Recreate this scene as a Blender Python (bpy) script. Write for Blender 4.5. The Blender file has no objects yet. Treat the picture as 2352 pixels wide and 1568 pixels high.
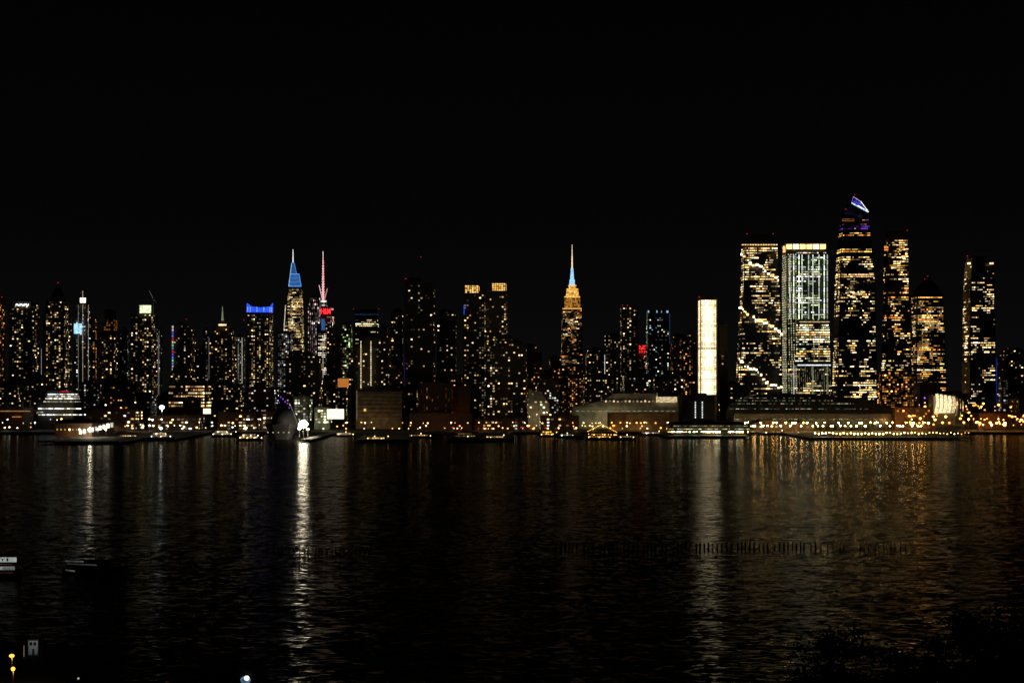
import bpy, math, random
from mathutils import Vector, noise as mnoise
R=random.Random(7)
S=bpy.context.scene; C=S.collection
F=2940.0; HC=60.0; HY=887.0; GZ=3.0
def X(px,D): return (px-1176)/F*D
def Z(py,D): return HC+(HY-py)/F*D
def DW(py,z=0.0): return (HC-z)*F/(py-HY)
# ---------------------------------------------------------------- materials
def newmat(n):
    m=bpy.data.materials.new(n); m.use_nodes=True; nt=m.node_tree; nt.nodes.clear()
    return m,nt,nt.nodes.new('ShaderNodeOutputMaterial')
def surf(n,col,rough=.7,scale=.3,var=.35,metal=0.0,bump=0.0):
    m,nt,out=newmat(n); N=nt.nodes; L=nt.links
    p=N.new('ShaderNodeBsdfPrincipled'); p.inputs['Roughness'].default_value=rough; p.inputs['Metallic'].default_value=metal
    tc=N.new('ShaderNodeNewGeometry'); no=N.new('ShaderNodeTexNoise'); no.inputs['Scale'].default_value=scale; no.inputs['Detail'].default_value=5
    L.new(tc.outputs['Position'],no.inputs['Vector'])
    r=N.new('ShaderNodeValToRGB'); r.color_ramp.elements[0].position=.3; r.color_ramp.elements[1].position=.7
    r.color_ramp.elements[0].color=tuple(c*(1-var) for c in col)+(1,); r.color_ramp.elements[1].color=tuple(min(1,c*(1+var)) for c in col)+(1,)
    L.new(no.outputs['Fac'],r.inputs['Fac']); L.new(r.outputs['Color'],p.inputs['Base Color'])
    if bump:
        b=N.new('ShaderNodeBump'); b.inputs['Strength'].default_value=bump; L.new(no.outputs['Fac'],b.inputs['Height']); L.new(b.outputs['Normal'],p.inputs['Normal'])
    L.new(p.outputs['BSDF'],out.inputs['Surface']); return m
EM={}
COL={'warm':(1,.58,.19),'orange':(1,.33,.06),'cream':(1,.77,.42),'green':(.80,.95,.55),'white':(.88,.93,.93),'grey':(.8,.77,.74),
 'blue':(.03,.10,1),'sky':(.10,.36,1),'pink':(1,.5,.5),'red':(1,.02,.03),'gold':(1,.48,.07),'purple':(.3,.08,1),'yellow':(1,.64,.20),'lime':(.5,1,.3),'ice':(.35,.65,1),'pearl':(1,.90,.66)}
def em(c,s,var=.55,nee=False):
    k=(c,round(s,3),var,nee)
    if k in EM: return EM[k]
    m,nt,out=newmat('lit_%s'%c); N=nt.nodes; L=nt.links
    e=N.new('ShaderNodeEmission'); e.inputs['Color'].default_value=COL[c]+(1,)
    g=N.new('ShaderNodeNewGeometry'); no=N.new('ShaderNodeTexNoise'); no.inputs['Scale'].default_value=.45; no.inputs['Detail'].default_value=3
    L.new(g.outputs['Position'],no.inputs['Vector'])
    mr=N.new('ShaderNodeMapRange'); mr.inputs['From Min'].default_value=.32; mr.inputs['From Max'].default_value=.68
    mr.inputs['To Min'].default_value=s*(1-var); mr.inputs['To Max'].default_value=s*(1+var)
    L.new(no.outputs['Fac'],mr.inputs['Value']); L.new(mr.outputs['Result'],e.inputs['Strength'])
    L.new(e.outputs['Emission'],out.inputs['Surface'])
    m.cycles.emission_sampling='FRONT' if nee else 'NONE'
    EM[k]=m; return m
M={'concrete':surf('dark_concrete',(.10,.09,.08)),'glass':surf('dark_glass',(.02,.022,.026),.25),'brick':surf('brown_brick',(.14,.08,.05)),
 'tan':surf('tan_stone',(.30,.24,.17),.8,.15,.45),'pale':surf('pale_panel',(.40,.37,.31),.8,.12,.4),'steel':surf('painted_steel',(.12,.12,.13),.5),
 'asphalt':surf('asphalt',(.05,.05,.05),.85,.05),'wood':surf('wet_timber',(.006,.005,.004),.95,2),'white':surf('white_paint',(.75,.76,.76),.45,.6,.1),
 'hull':surf('dark_hull_paint',(.006,.006,.008),.7),'leaf':surf('dark_leaves',(.010,.015,.008),1,.8,.5),'bark':surf('bark',(.015,.012,.009),.9,3),
 'soil':surf('hillside_soil',(.02,.018,.014),.95,.2,.5,bump=.5),'deck':surf('pier_deck',(.10,.09,.08),.8,.2),'navy':surf('navy_grey',(.05,.055,.06),.7),'black':surf('black_paint',(.008,.008,.009),.85)}
# ---------------------------------------------------------------- object helpers
def root(name,label,cat,loc,group=None):
    o=bpy.data.objects.new(name,None); C.objects.link(o); o.location=loc; o.empty_display_size=1
    o['label']=label; o['category']=cat
    if group: o['group']=group
    if len(label.split())>16: print('LONG',len(label.split()),label)
    return o
def mk(name,vs,fs,mat,rt=None,mi=None,smooth=False):
    me=bpy.data.meshes.new(name); off=rt.location if rt else Vector((0,0,0))
    me.from_pydata([(v[0]-off[0],v[1]-off[1],v[2]-off[2]) for v in vs],[],fs)
    for m in (mat if isinstance(mat,list) else [mat]): me.materials.append(m)
    if mi: me.polygons.foreach_set('material_index',mi)
    if smooth: me.polygons.foreach_set('use_smooth',[True]*len(fs))
    o=bpy.data.objects.new(name,me); C.objects.link(o)
    if rt: o.parent=rt
    return o
def sub(o,part): o.parent=part; return o
BF=[(0,3,2,1),(4,5,6,7),(0,1,5,4),(1,2,6,5),(2,3,7,6),(3,0,4,7)]
def boxv(x0,x1,y0,y1,z0,z1):
    return [(x0,y0,z0),(x1,y0,z0),(x1,y1,z0),(x0,y1,z0),(x0,y0,z1),(x1,y0,z1),(x1,y1,z1),(x0,y1,z1)]
class MB:
    def __init__(s): s.v=[]; s.f=[]
    def box(s,*a):
        n=len(s.v); s.v+=boxv(*a); s.f+=[tuple(i+n for i in q) for q in BF]; return s
    def add(s,v,f):
        n=len(s.v); s.v+=v; s.f+=[tuple(i+n for i in q) for q in f]; return s
    def bar(s,a,b,r0,r1=None,k=6):
        r1=r0 if r1 is None else r1
        a=Vector(a); b=Vector(b); d=(b-a).normalized(); u=d.orthogonal().normalized(); w=d.cross(u); n=len(s.v)
        for p,r in ((a,r0),(b,r1)):
            for i in range(k):
                t=2*math.pi*i/k; s.v.append(tuple(p+u*math.cos(t)*r+w*math.sin(t)*r))
        for i in range(k): j=(i+1)%k; s.f.append((n+i,n+j,n+k+j,n+k+i))
        s.f.append(tuple(n+i for i in range(k))[::-1]); s.f.append(tuple(n+k+i for i in range(k))); return s
    def dome(s,c,rx,ry,rz,nu=16,nv=6,full=False):
        n=len(s.v); lo=-math.pi/2 if full else 0
        for j in range(nv+1):
            t=lo+(math.pi/2-lo)*j/nv
            for i in range(nu):
                a=2*math.pi*i/nu; s.v.append((c[0]+rx*math.cos(t)*math.cos(a),c[1]+ry*math.cos(t)*math.sin(a),c[2]+rz*math.sin(t)))
        for j in range(nv):
            for i in range(nu):
                k=(i+1)%nu; s.f.append((n+j*nu+i,n+j*nu+k,n+(j+1)*nu+k,n+(j+1)*nu+i))
        return s
    def mk(s,name,mat,rt=None,smooth=False): return mk(name,s.v,s.f,mat,rt,smooth=smooth)
def panel(rt,name,x0,y0,x1,y1,D,mat,th=.5):
    return MB().box(X(x0,D),X(x1,D),D-th,D,Z(y1,D),Z(y0,D)).mk(name,mat,rt)
def poly(rt,name,pts,D,mat,th=1.0):
    n=len(pts); vs=[(X(a,D),D-q,Z(b,D)) for q in (th,0) for (a,b) in pts]
    return mk(name,vs,[tuple(range(n)),tuple(range(2*n-1,n-1,-1))]+[(i,i+n,(i+1)%n+n,(i+1)%n) for i in range(n)],mat,rt)
def bar(rt,name,p0,p1,D,r,mat,r1=None):
    return MB().bar((X(p0[0],D),D,Z(p0[1],D)),(X(p1[0],D),D,Z(p1[1],D)),r,r1).mk(name,mat,rt)
def text(rt,name,body,x0,y0,x1,y1,D,mat,off=.0):
    cu=bpy.data.curves.new('t','FONT'); cu.body=body; cu.extrude=.05; cu.offset=off
    o=bpy.data.objects.new('t',cu); C.objects.link(o); dg=bpy.context.evaluated_depsgraph_get()
    me=bpy.data.meshes.new_from_object(o.evaluated_get(dg)); bpy.data.objects.remove(o)
    xs=[v.co.x for v in me.vertices]; ys=[v.co.y for v in me.vertices]
    a,b,c,d=min(xs),max(xs),min(ys),max(ys)
    W0,W1,Z0,Z1=X(x0,D),X(x1,D),Z(y1,D),Z(y0,D)
    vs=[(W0+(v.co.x-a)/(b-a)*(W1-W0),D-.3-v.co.z*2,Z0+(v.co.y-c)/(d-c)*(Z1-Z0)) for v in me.vertices]
    fs=[tuple(p.vertices) for p in me.polygons]
    return mk(name,vs,fs,mat,rt)
def spot(rt,loc,target,P,col,ang=120,r=.5):
    l=bpy.data.lights.new('lamp_light','SPOT'); l.energy=P; l.color=COL[col]; l.shadow_soft_size=r; l.spot_size=math.radians(ang); l.spot_blend=.6
    o=bpy.data.objects.new('lamp_light',l); C.objects.link(o); o.parent=rt; o.location=Vector(loc)-rt.location
    o.rotation_euler=(Vector(target)-Vector(loc)).to_track_quat('-Z','Y').to_euler(); return o
UM={}
def unit(mat):
    if mat.name not in UM:
        me=bpy.data.meshes.new('window'); me.from_pydata(boxv(-.5,.5,-.5,.5,-.5,.5),[],BF); me.materials.append(mat); UM[mat.name]=me
    return UM[mat.name]
LV=[.04,.18,.65,1.7,3.6]
PROB=[.30,.29,.24,.13,.04]
W_=['warm','cream','cream','yellow']; O_=['warm','orange','orange','gold']; G_=['green','cream','warm']; K_=['grey','white','cream']; CW=['white','green','green','pearl']; Y_=['warm','cream','yellow','cream']
TW=[]
def tower(name,cat,label,levels,D,dep=None,style='resi',dens=.22,pal=W_,b=0,yb=960,wall='concrete',fh=3.7,bw=3.7,y0=None,box=True,red=None,gz=GZ,group=None):
    xs=[l[1] for l in levels]+[l[2] for l in levels]; cx=(min(xs)+max(xs))/2
    wm=(max(xs)-min(xs))/F*D
    if dep is None: dep=min(wm*.9,38)
    while abs(cx-1176)*dep/(D+dep)>.42*(max(xs)-min(xs)) and dep>4: dep*=.9
    wmax=max(l[2]-l[1] for l in levels); rings=[]
    for (py,a,c) in levels:
        d=dep*(c-a)/wmax; yf=D+(dep-d)/2; ybk=D+(dep+d)/2
        if cx>1176: xl=X(a,ybk); xr=X(c,yf)
        else: xl=X(a,yf); xr=X(c,ybk)
        if xr-xl<.4:
            m=(X(a,D)+X(c,D))/2; xl,xr=m-.3,m+.3
        rings.append((Z(py,yf),xl,xr,yf,ybk))
    l=rings[-1]; rings.append((gz,)+l[1:])
    loc=Vector(((l[1]+l[2])/2,l[3],gz)); rt=root(name,label,cat,loc,group)
    vs=[];fs=[]
    for (z,a,c,y,k) in rings: vs+=[(a,y,z),(c,y,z),(c,k,z),(a,k,z)]
    n=len(rings)
    for i in range(n-1):
        for j in range(4): q=(j+1)%4; fs.append((4*(i+1)+j,4*(i+1)+q,4*i+q,4*i+j))
    fs.append((0,1,2,3)); fs.append((4*n-1,4*n-2,4*n-3,4*n-4))
    wl=mk('wall',vs,fs,M[wall],rt)
    t=dict(rt=rt,rings=rings,D=D,right=cx>1176,cells=[],k=max(1,D/2500)); TW.append(t)
    r0=rings[0]
    if box and r0[2]-r0[1]>8:
        w=r0[2]-r0[1]; d=r0[4]-r0[3]; s=R.uniform(.1,.4)
        MB().box(r0[1]+w*s,r0[1]+w*(s+.4),r0[3]+d*.3,r0[3]+d*.7,r0[0],r0[0]+R.uniform(2,4)).mk('roof_box',M[wall],rt)
        sub(MB().box(r0[1]-.15,r0[2]+.15,r0[3]-.15,r0[3]+.35,r0[0]-.6,r0[0]+.7).mk('parapet',M[wall],rt),wl)
    for (px,py) in (red or []):
        D2=rings[0][3]; e=.45*t['k']; ms=MB().bar((X(px,D2),D2+.4,Z(py,D2)-6),(X(px,D2),D2+.4,Z(py,D2)-e),.2).mk('light_mast',M['steel'],rt)
        sub(MB().box(X(px,D2)-e,X(px,D2)+e,D2-.5,D2+1,Z(py,D2)-e,Z(py,D2)+e).mk('aviation_light',em('red',1.0),rt),ms)
    if style: win(t,style,dens,pal,b,y0 if y0 else levels[0][0]+4,yb,fh,bw)
    return t
def ring_at(t,z):
    r=t['rings']
    for i in range(len(r)-1):
        if r[i][0]>=z>=r[i+1][0] and r[i][0]>r[i+1][0]:
            f=(r[i][0]-z)/(r[i][0]-r[i+1][0]); return [r[i][q]+(r[i+1][q]-r[i][q])*f for q in range(1,5)]
    return None
def level(b):
    u=R.random(); s=0
    for i,p in enumerate(PROB):
        s+=p
        if u<s: break
    return max(0,min(4,i+math.floor(b)+(R.random()<b-math.floor(b))))
def win(t,style,dens,pal,b,y0,y1,fh=3.7,bw=3.7,clip=None,wf=None,lv=None,side=True,rowy=.9,patch=1.0):
    k=t['k']; fh*=k; bw*=k; D=t['rings'][0][3]; z=Z(y0,D)-fh*.5; zb=max(Z(y1,D),GZ+2)
    row=0; seed=R.uniform(0,500)
    colbias={}
    while z>zb:
        row+=1
        r=ring_at(t,z)
        if r:
            xl,xr,yf,yk=r; faces=[('f',xl,xr)]
            if side and (yk-yf)>4: faces.append(('s',yf,yk))
            fc=R.choice(pal)
            for (fn,a,c) in faces:
                n=int((c-a-.8)/bw)
                if n<1: continue
                st=a+((c-a)-n*bw)/2; i=0
                while i<n:
                    ln=1; lit=False; w=bw*.58; h=fh*.46; L=None; col=R.choice(pal)
                    if style=='resi':
                        key=(fn,i); colbias.setdefault(key,R.choice([.25,.7,1,1.6]))
                        lit=R.random()<dens*colbias[key]; L=level(b)
                        if lit and R.random()<.15: w=bw*.8
                    elif style=='office':
                        q=mnoise.noise(Vector((seed+i*.16+(9 if fn=='s' else 0),row*.13,seed)))*1.9*patch
                        q2=mnoise.noise(Vector((seed+50+i*.04,row*rowy,seed)))*1.9
                        pr=max(.015,min(.98,dens+q*.55+q2*.5)); lit=R.random()<pr
                        ln=min(n-i,R.choice([1,1,1,1,2,2,3])); w=bw*ln-bw*R.uniform(.25,.5); col=fc if R.random()<.65 else col
                        L=max(0,min(4,int(round(1.5+b+q*1.3+q2*1.0+R.gauss(0,.8))))); h=fh*R.choice([.3,.42,.5])
                    elif style=='grid':
                        lit=R.random()<dens; w=bw*.72; h=fh*.58; L=level(b)
                    elif style=='fins':
                        lit=R.random()<dens; w=bw*.3; h=fh*.98; L=level(b)
                    if lv is not None: L=lv if R.random()<.75 else max(0,lv-1)
                    if lit:
                        u=st+i*bw+(bw*ln)/2
                        if wf: w=bw*wf[0]; h=fh*wf[1]
                        if fn=='f': pos=(u,yf-.1,z); rot=0
                        else: pos=((xl-.1) if t['right'] else (xr+.1),u,z); rot=1
                        ok=True
                        if clip:
                            px=pos[0]/pos[1]*F+1176; ok=clip[0]<=px<=clip[1]
                        if ok: t['cells'].append((pos,w,h,rot,em(col,LV[L])))
                    i+=ln
        z-=fh
def finish(t,cap=100):
    rt=t['rt']; off=rt.location
    cs=sorted(t['cells'],key=lambda c:-c[1]*c[2])
    for (p,w,h,rot,m) in cs[:cap]:
        o=bpy.data.objects.new('window',unit(m)); C.objects.link(o); o.parent=rt
        o.location=(p[0]-off[0],p[1]-off[1],p[2]-off[2]); o.scale=(.4,w,h) if rot else (w,.4,h)
    rest=cs[cap:]
    if rest:
        mats=[];mi=[];b=MB()
        for (p,w,h,rot,m) in rest:
            if m not in mats: mats.append(m)
            a,c=(.2,w/2) if rot else (w/2,.2)
            b.box(p[0]-a,p[0]+a,p[1]-c,p[1]+c,p[2]-h/2,p[2]+h/2); mi+=[mats.index(m)]*6
        o=mk('small_windows',b.v,b.f,mats,rt,mi); o['kind']='stuff'
# ---------------------------------------------------------------- setting
def waterm():
    m,nt,out=newmat('river_water'); N=nt.nodes; L=nt.links
    g=N.new('ShaderNodeNewGeometry')
    def noise(sx,sy,det,rot=0):
        mp=N.new('ShaderNodeMapping'); mp.inputs['Scale'].default_value=(sx,sy,1); mp.inputs['Rotation'].default_value=(0,0,rot)
        n=N.new('ShaderNodeTexNoise'); n.inputs['Scale'].default_value=1; n.inputs['Detail'].default_value=det; n.inputs['Roughness'].default_value=.55
        L.new(g.outputs['Position'],mp.inputs['Vector']); L.new(mp.outputs['Vector'],n.inputs['Vector']); return n
    def vm(op,a,b):
        n=N.new('ShaderNodeVectorMath'); n.operation=op
        for i,q in enumerate((a,b)):
            if hasattr(q,'links'): L.new(q,n.inputs[i])
            else: n.inputs[i].default_value=q
        return n.outputs[0]
    a=noise(.15,.30,2,.2); b=noise(.42,.95,3,-.15); c=noise(.018,.03,2,.4)
    va=vm('MULTIPLY',vm('SUBTRACT',a.outputs['Color'],(.5,.5,.5)),(.14,.32,0))
    vb=vm('MULTIPLY',vm('SUBTRACT',b.outputs['Color'],(.5,.5,.5)),(.24,.66,0))
    mr=N.new('ShaderNodeMapRange'); mr.inputs['From Min'].default_value=.35; mr.inputs['From Max'].default_value=.65; mr.inputs['To Min'].default_value=.7; mr.inputs['To Max'].default_value=1.1; L.new(c.outputs['Fac'],mr.inputs['Value'])
    sc=N.new('ShaderNodeVectorMath'); sc.operation='SCALE'; L.new(vm('ADD',va,vb),sc.inputs[0]); L.new(mr.outputs['Result'],sc.inputs['Scale'])
    nn=N.new('ShaderNodeVectorMath'); nn.operation='NORMALIZE'; L.new(vm('ADD',sc.outputs[0],(0,0,1)),nn.inputs[0])
    gl=N.new('ShaderNodeBsdfGlossy'); gl.inputs['Color'].default_value=(.22,.216,.208,1); gl.inputs['Roughness'].default_value=.16; L.new(nn.outputs[0],gl.inputs['Normal'])
    df=N.new('ShaderNodeBsdfDiffuse'); df.inputs['Color'].default_value=(.001,.0012,.0015,1)
    fr=N.new('ShaderNodeFresnel'); fr.inputs['IOR'].default_value=1.33; L.new(nn.outputs[0],fr.inputs['Normal'])
    mx=N.new('ShaderNodeMixShader'); L.new(fr.outputs[0],mx.inputs[0]); L.new(df.outputs[0],mx.inputs[1]); L.new(gl.outputs[0],mx.inputs[2]); L.new(mx.outputs[0],out.inputs['Surface']); return m
def st(o): o['kind']='structure'; return o
st(mk('water',[(-9000,60,0),(9000,60,0),(9000,1640,0),(-9000,1640,0)],[(0,1,2,3)],waterm()))
st(MB().box(-9000,9000,1600,16000,-4,GZ-.02).mk('ground',M['asphalt']))
st(MB().box(-1200,1200,1618,1640,GZ-.02,GZ+.1).mk('road',surf('road_asphalt',(.06,.06,.06),.6,.3)))
vs=[];fs=[];nx,ny=60,24
for j in range(ny+1):
    y=-60+j*10.5
    for i in range(nx+1):
        x=-180+i*6+0.0; z=52-.30*max(0,y) if y<170 else 1-(y-170)*.12
        z+=R.uniform(-.5,.5); z-=max(0,(-x-20))*.02
        vs.append((x,y,max(z,-4)))
for j in range(ny):
    for i in range(nx):
        a=j*(nx+1)+i; fs.append((a,a+1,a+nx+2,a+nx+1))
st(mk('hillside',vs,fs,M['soil'],smooth=True))
# ---------------------------------------------------------------- left group
t=tower('apartment_tower','tower','narrow tower with orange windows cut off by the left edge of the photo',[(683,-60,12)],2150,dens=.4,pal=O_,yb=905,red=[(4,682)])
t=tower('office_tower','tower','dark flat-topped tower with a small white rooftop sign, second from the left edge',[(693,22,90),(710,20,91)],2080,dens=.26,yb=930)
text(t['rt'],'rooftop_sign','~~~',36,697,66,703,2078,em('white',2.2),.02); bar(t['rt'],'light_strip',(95,800),(95,900),2079,.3,em('white',.35))
t=tower('skyscraper','skyscraper','dark stepped skyscraper ending in a pyramid roof with a red tip light',[(652,131,134),(676,119,147),(690,112,153),(691,106,158),(722,103,161),(723,98,164)],2250,dens=.36,y0=693,yb=925,red=[(133,649)],box=False)
t=tower('office_tower','tower','slim tower with white beacon and blue screen, right of the pyramid roof',[(684,184,200),(700,182,202),(701,175,207),(740,168,212)],2700,dens=.35,yb=900,y0=705,pal=W_+K_,box=False,red=[(186,672)])
panel(t['rt'],'beacon',184,684,197,695,2695,em('pearl',2.4)); panel(t['rt'],'screen',170,743,188,766,2690,em('ice',1.3)); bar(t['rt'],'spire',(190,684),(190,668),2700,1,em('grey',.3))
for x,s in ((180,.2),(203,.35),(190,.4)): bar(t['rt'],'light_strip',(x,700),(x,895),2688,.4,em('pearl',s))
t=tower('office_tower','tower','dark tower with a faint orange glowing crown, left of the crane tower',[(712,240,266),(733,239,269),(762,236,270),(763,222,273)],2300,dens=.14,yb=930,y0=770,wall='brick')
win(t,'grid',.8,['orange'],0,734,762,fh=4,bw=4,lv=1)
t=tower('apartment_tower','tower','slim dim grey tower immediately left of the crane tower',[(757,273,298)],2450,dens=.35,pal=K_,b=-1,yb=900)
t=tower('office_tower','tower','tall tower with a greenish white lit roof box and many yellow windows',[(699,318,349),(720,317,350),(721,300,362)],2120,dens=.34,yb=935,pal=Y_,y0=722,box=False)
bx=panel(t['rt'],'lit_roof_box',321,701,347,719,2117,em('green',1.1)); sub(panel(t['rt'],'roof_light',331,702,344,707,2116,em('cream',2)),bx)
cr=root('tower_crane','lattice tower crane standing on the roof of the tower with the greenish lit box','crane',(X(352,2130),2130,Z(721,2130)))
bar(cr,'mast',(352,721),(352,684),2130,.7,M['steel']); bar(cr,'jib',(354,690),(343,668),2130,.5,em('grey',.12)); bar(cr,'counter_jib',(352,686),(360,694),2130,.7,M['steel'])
t=tower('office_tower','tower','thin grey lit slab tower seen in the street gap right of the crane tower',[(752,362,372)],3100,dens=.8,pal=['grey','white'],b=-1,yb=910)
bar(t['rt'],'edge_light',(364,770),(364,905),3090,1.6,em('grey',.12))
t=tower('apartment_tower','tower','dark tower with a strip of rainbow coloured lights down its left edge',[(743,400,434),(756,398,436),(757,393,449)],2350,dens=.16,yb=910,red=[(428,733)])
for i,c in enumerate(['grey','grey','purple','sky','red','grey','lime','sky','red','purple','sky','lime','sky','pink','white']): panel(t['rt'],'coloured_light',395,748+i*7,398.5,753+i*7,2345,em(c,.55))
t=tower('office_tower','tower','low dark tower with a red roof light right of the rainbow strip tower',[(800,450,478)],2500,dens=.2,pal=K_,b=-1,yb=900,red=[(455,802)])
t=tower('apartment_tower','tower','tower with stepped top and pale green needle spire, left of the blue crowned tower',[(735,503,519),(750,500,522),(751,488,536),(770,486,538),(771,478,543)],2400,dens=.28,yb=930,y0=755,box=False,wall='brick')
bar(t['rt'],'spire',(511,736),(511,703),2405,2.4,em('green',.2),.4); panel(t['rt'],'lit_crown',502,744,520,748,2398,em('cream',1.3)); bar(t['rt'],'edge_light',(480,775),(480,870),2396,.4,em('grey',.2))
t=tower('office_tower','tower','narrow dim grey tower in the gap right of the green needle spire',[(770,545,563)],2900,dens=.6,pal=K_,b=-1,yb=900,red=[(560,735)])
bar(t['rt'],'edge_light',(556,775),(556,890),2890,1.0,em('pearl',.35)); bar(t['rt'],'edge_light',(547,790),(547,870),2890,.7,em('grey',.2))
t=tower('office_tower','tower','tall dark tower topped by a glowing blue crown with raised corners',[(717,566,627)],2500,dens=.42,yb=905,y0=722,pal=Y_,box=False,wall='glass')
D=2498; vs=[(X(a,D+q),D+q,Z(b,D)) for q in (-1,20) for (a,b) in ((566,717),(627,717),(627,695),(620,704),(600,706),(580,704),(567,696))]
cw=mk('crown',vs,[(0,1,2,3,4,5,6),(13,12,11,10,9,8,7)]+[(i,(i+1)%7,(i+1)%7+7,i+7) for i in range(7)],em('blue',1.0),t['rt'])
for x in (569,575,590,606,620,624): sub(bar(t['rt'],'crown_light',(x,716),(x,705),2495,.8,em('ice',.7)),cw)
# tall glowing pair
t=tower('skyscraper','skyscraper','tapering supertall skyscraper with a blue lit top and needle spire',[(603,670,676),(628,668,681),(629,666,687),(658,663,692),(659,661,694),(700,659,696),(800,656,699)],3900,style='office',dens=.85,pal=Y_,b=.2,y0=664,yb=860,box=False,wall='glass',fh=3,bw=2.6)
bar(t['rt'],'spire',(673,604),(673,573),3900,2.2,em('white',1.0),1.0)
poly(t['rt'],'crown_panel',[(670,604),(676,604),(681,628),(668,628)],3885,em('sky',.22)); poly(t['rt'],'crown_panel',[(666,630),(687,630),(692,657),(663,657)],3880,em('sky',.30))
for y,a,b in ((630,666,687),(658,663,692),(604,670,676),(639,665,689),(648,664,690)): panel(t['rt'],'crown_band',a,y-1.3,b,y,3876,em('sky',1.3 if y in(630,658) else .55))
bar(t['rt'],'crown_edge',(670,604),(663,658),3875,.9,em('ice',.9)); bar(t['rt'],'crown_edge',(687,630),(692,658),3875,.9,em('sky',1.0)); bar(t['rt'],'crown_edge',(676,604),(681,628),3875,.7,em('sky',.8))
for p,q in (((656,700),(652,760)),((652,770),(644,850))): bar(t['rt'],'white_edge_light',p,q,3500,1.1,em('pearl',.6))
t=tower('office_tower','tower','stepped block with warm terrace windows at the left foot of the blue topped skyscraper',[(735,655,662),(760,650,664),(790,640,668)],3600,style='grid',dens=.6,pal=Y_,yb=850,y0=738,box=False)
t=tower('skyscraper','skyscraper','skyscraper carrying a tall pink and white lattice spire',[(690,733,748),(700,724,752),(730,722,755)],3500,style='office',dens=.7,pal=['pink','grey','pearl'],b=-.3,yb=830,y0=695,box=False)
for k in range(18):
    y=580+k*6; w=.6+k*.19
    for q in (-1,1): bar(t['rt'],'spire_segment',(742+q*w,y),(742-q*w*.6,y+6),3490,.45+k*.03,em('pink' if k%3 else 'grey',1.1))
bar(t['rt'],'spire_mast',(742,577),(742,690),3494,1.0,em('pink',.9),2.2); bar(t['rt'],'spire_mast',(744,600),(746,690),3493,.6,em('red',.5))
bar(t['rt'],'strut',(733,655),(741,690),3490,.9,em('pink',1.2)); bar(t['rt'],'strut',(752,662),(745,690),3490,.8,em('pink',.8)); panel(t['rt'],'lit_ledge',735,690,750,694,3488,em('grey',1.3))
t=tower('office_tower','tower','pinkish grey lit slab tower left of the lattice spire',[(680,716,732),(684,710,736),(700,706,737)],3400,style='fins',dens=.85,pal=['pink','grey'],b=-.7,yb=840)
t=tower('office_tower','tower','tower with a red lettered sign on top, in front of the lattice spire',[(705,736,768),(740,735,768),(741,728,768)],3000,style='office',dens=.55,pal=['pearl','white','pink','cream'],b=.2,yb=860,y0=726,box=False)
text(t['rt'],'rooftop_sign','H&M',737,708,759,721,2985,em('red',2.6),.012); panel(t['rt'],'lit_edge',761,708,766,712,2990,em('grey',.5))
panel(t['rt'],'screen',738,732,746,758,2990,em('sky',.25)); bar(t['rt'],'light_strip',(742,770),(742,870),2988,.6,em('pearl',.4))
t=tower('apartment_tower','tower','grey lit grid block before the foot of the blue topped skyscraper',[(762,636,672)],2800,style='grid',dens=.75,pal=K_,b=-1,yb=900)
t=tower('apartment_tower','tower','broad dark block with a few yellow windows below the supertall skyscraper',[(808,665,716),(822,655,741)],1980,dens=.14,yb=930,pal=Y_)
t=tower('apartment_tower','tower','brown dark tower right of the red lettered sign',[(752,752,785),(765,749,786)],2350,dens=.08,yb=920,wall='brick')
t=tower('office_tower','tower','slim tower with green yellow windows beside the brown dark tower',[(742,789,803),(750,785,809)],2700,style='grid',dens=.6,pal=['green','lime','yellow'],b=-.4,yb=868)
t=tower('office_tower','tower','dark glass tower with red corner lights and greenish top floors',[(710,814,870)],2550,dens=.15,style='office',pal=G_,yb=860,y0=760,wall='glass',red=[(812,709),(870,709)],box=False)
win(t,'office',.8,G_,.3,733,752); bar(t['rt'],'edge_light',(815,722),(870,722),2545,.35,em('sky',.15))
t=tower('apartment_tower','tower','dark mid-rise tower with two vertical strings of white lights',[(775,838,893),(790,836,896),(800,800,897)],2050,dens=.14,yb=890,pal=Y_)
for x in (829,852):
    for i in range(28): panel(t['rt'],'string_light',x-.8,783+i*4,x+.9,785.4+i*4,2046,em('cream',1.4))
t=tower('apartment_tower','tower','narrow dark tower left of the black tower with the antenna',[(710,904,922),(722,898,926)],2300,dens=.1,yb=900)
t=tower('skyscraper','skyscraper','broad black apartment tower with a thin rooftop antenna',[(636,938,965),(648,936,968),(649,929,999)],1950,dens=.12,yb=960,pal=Y_,y0=655,box=False,red=[(967,590),(932,640),(996,655)])
bar(t['rt'],'antenna',(967,640),(967,592),1960,.3,M['steel']); panel(t['rt'],'side_light',928,820,929.5,940,1948,em('purple',.06))
t=tower('apartment_tower','tower','dark plain tower between the antenna tower and the two gold crowned towers',[(712,1010,1038),(726,1003,1048)],2150,dens=.10,yb=900)
t=tower('apartment_tower','tower','left one of two dark towers with gold lit crowns',[(654,1067,1100),(672,1066,1102),(673,1064,1114)],1900,dens=.26,yb=960,y0=676,pal=Y_,box=False)
win(t,'grid',.95,['gold','yellow'],0,655,674,fh=3,bw=3.4,lv=3,clip=(1064,1101))
panel(t['rt'],'blue_light',1065,700,1067,722,1896,em('blue',.7))
t=tower('apartment_tower','tower','right one of two dark towers with gold lit crowns',[(649,1129,1162),(667,1128,1163),(668,1117,1164)],1930,dens=.26,yb=800,y0=674,pal=Y_,box=False)
win(t,'grid',.95,['gold','yellow'],0,650,668,fh=3,bw=3.4,lv=3,clip=(1128,1163))
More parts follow.
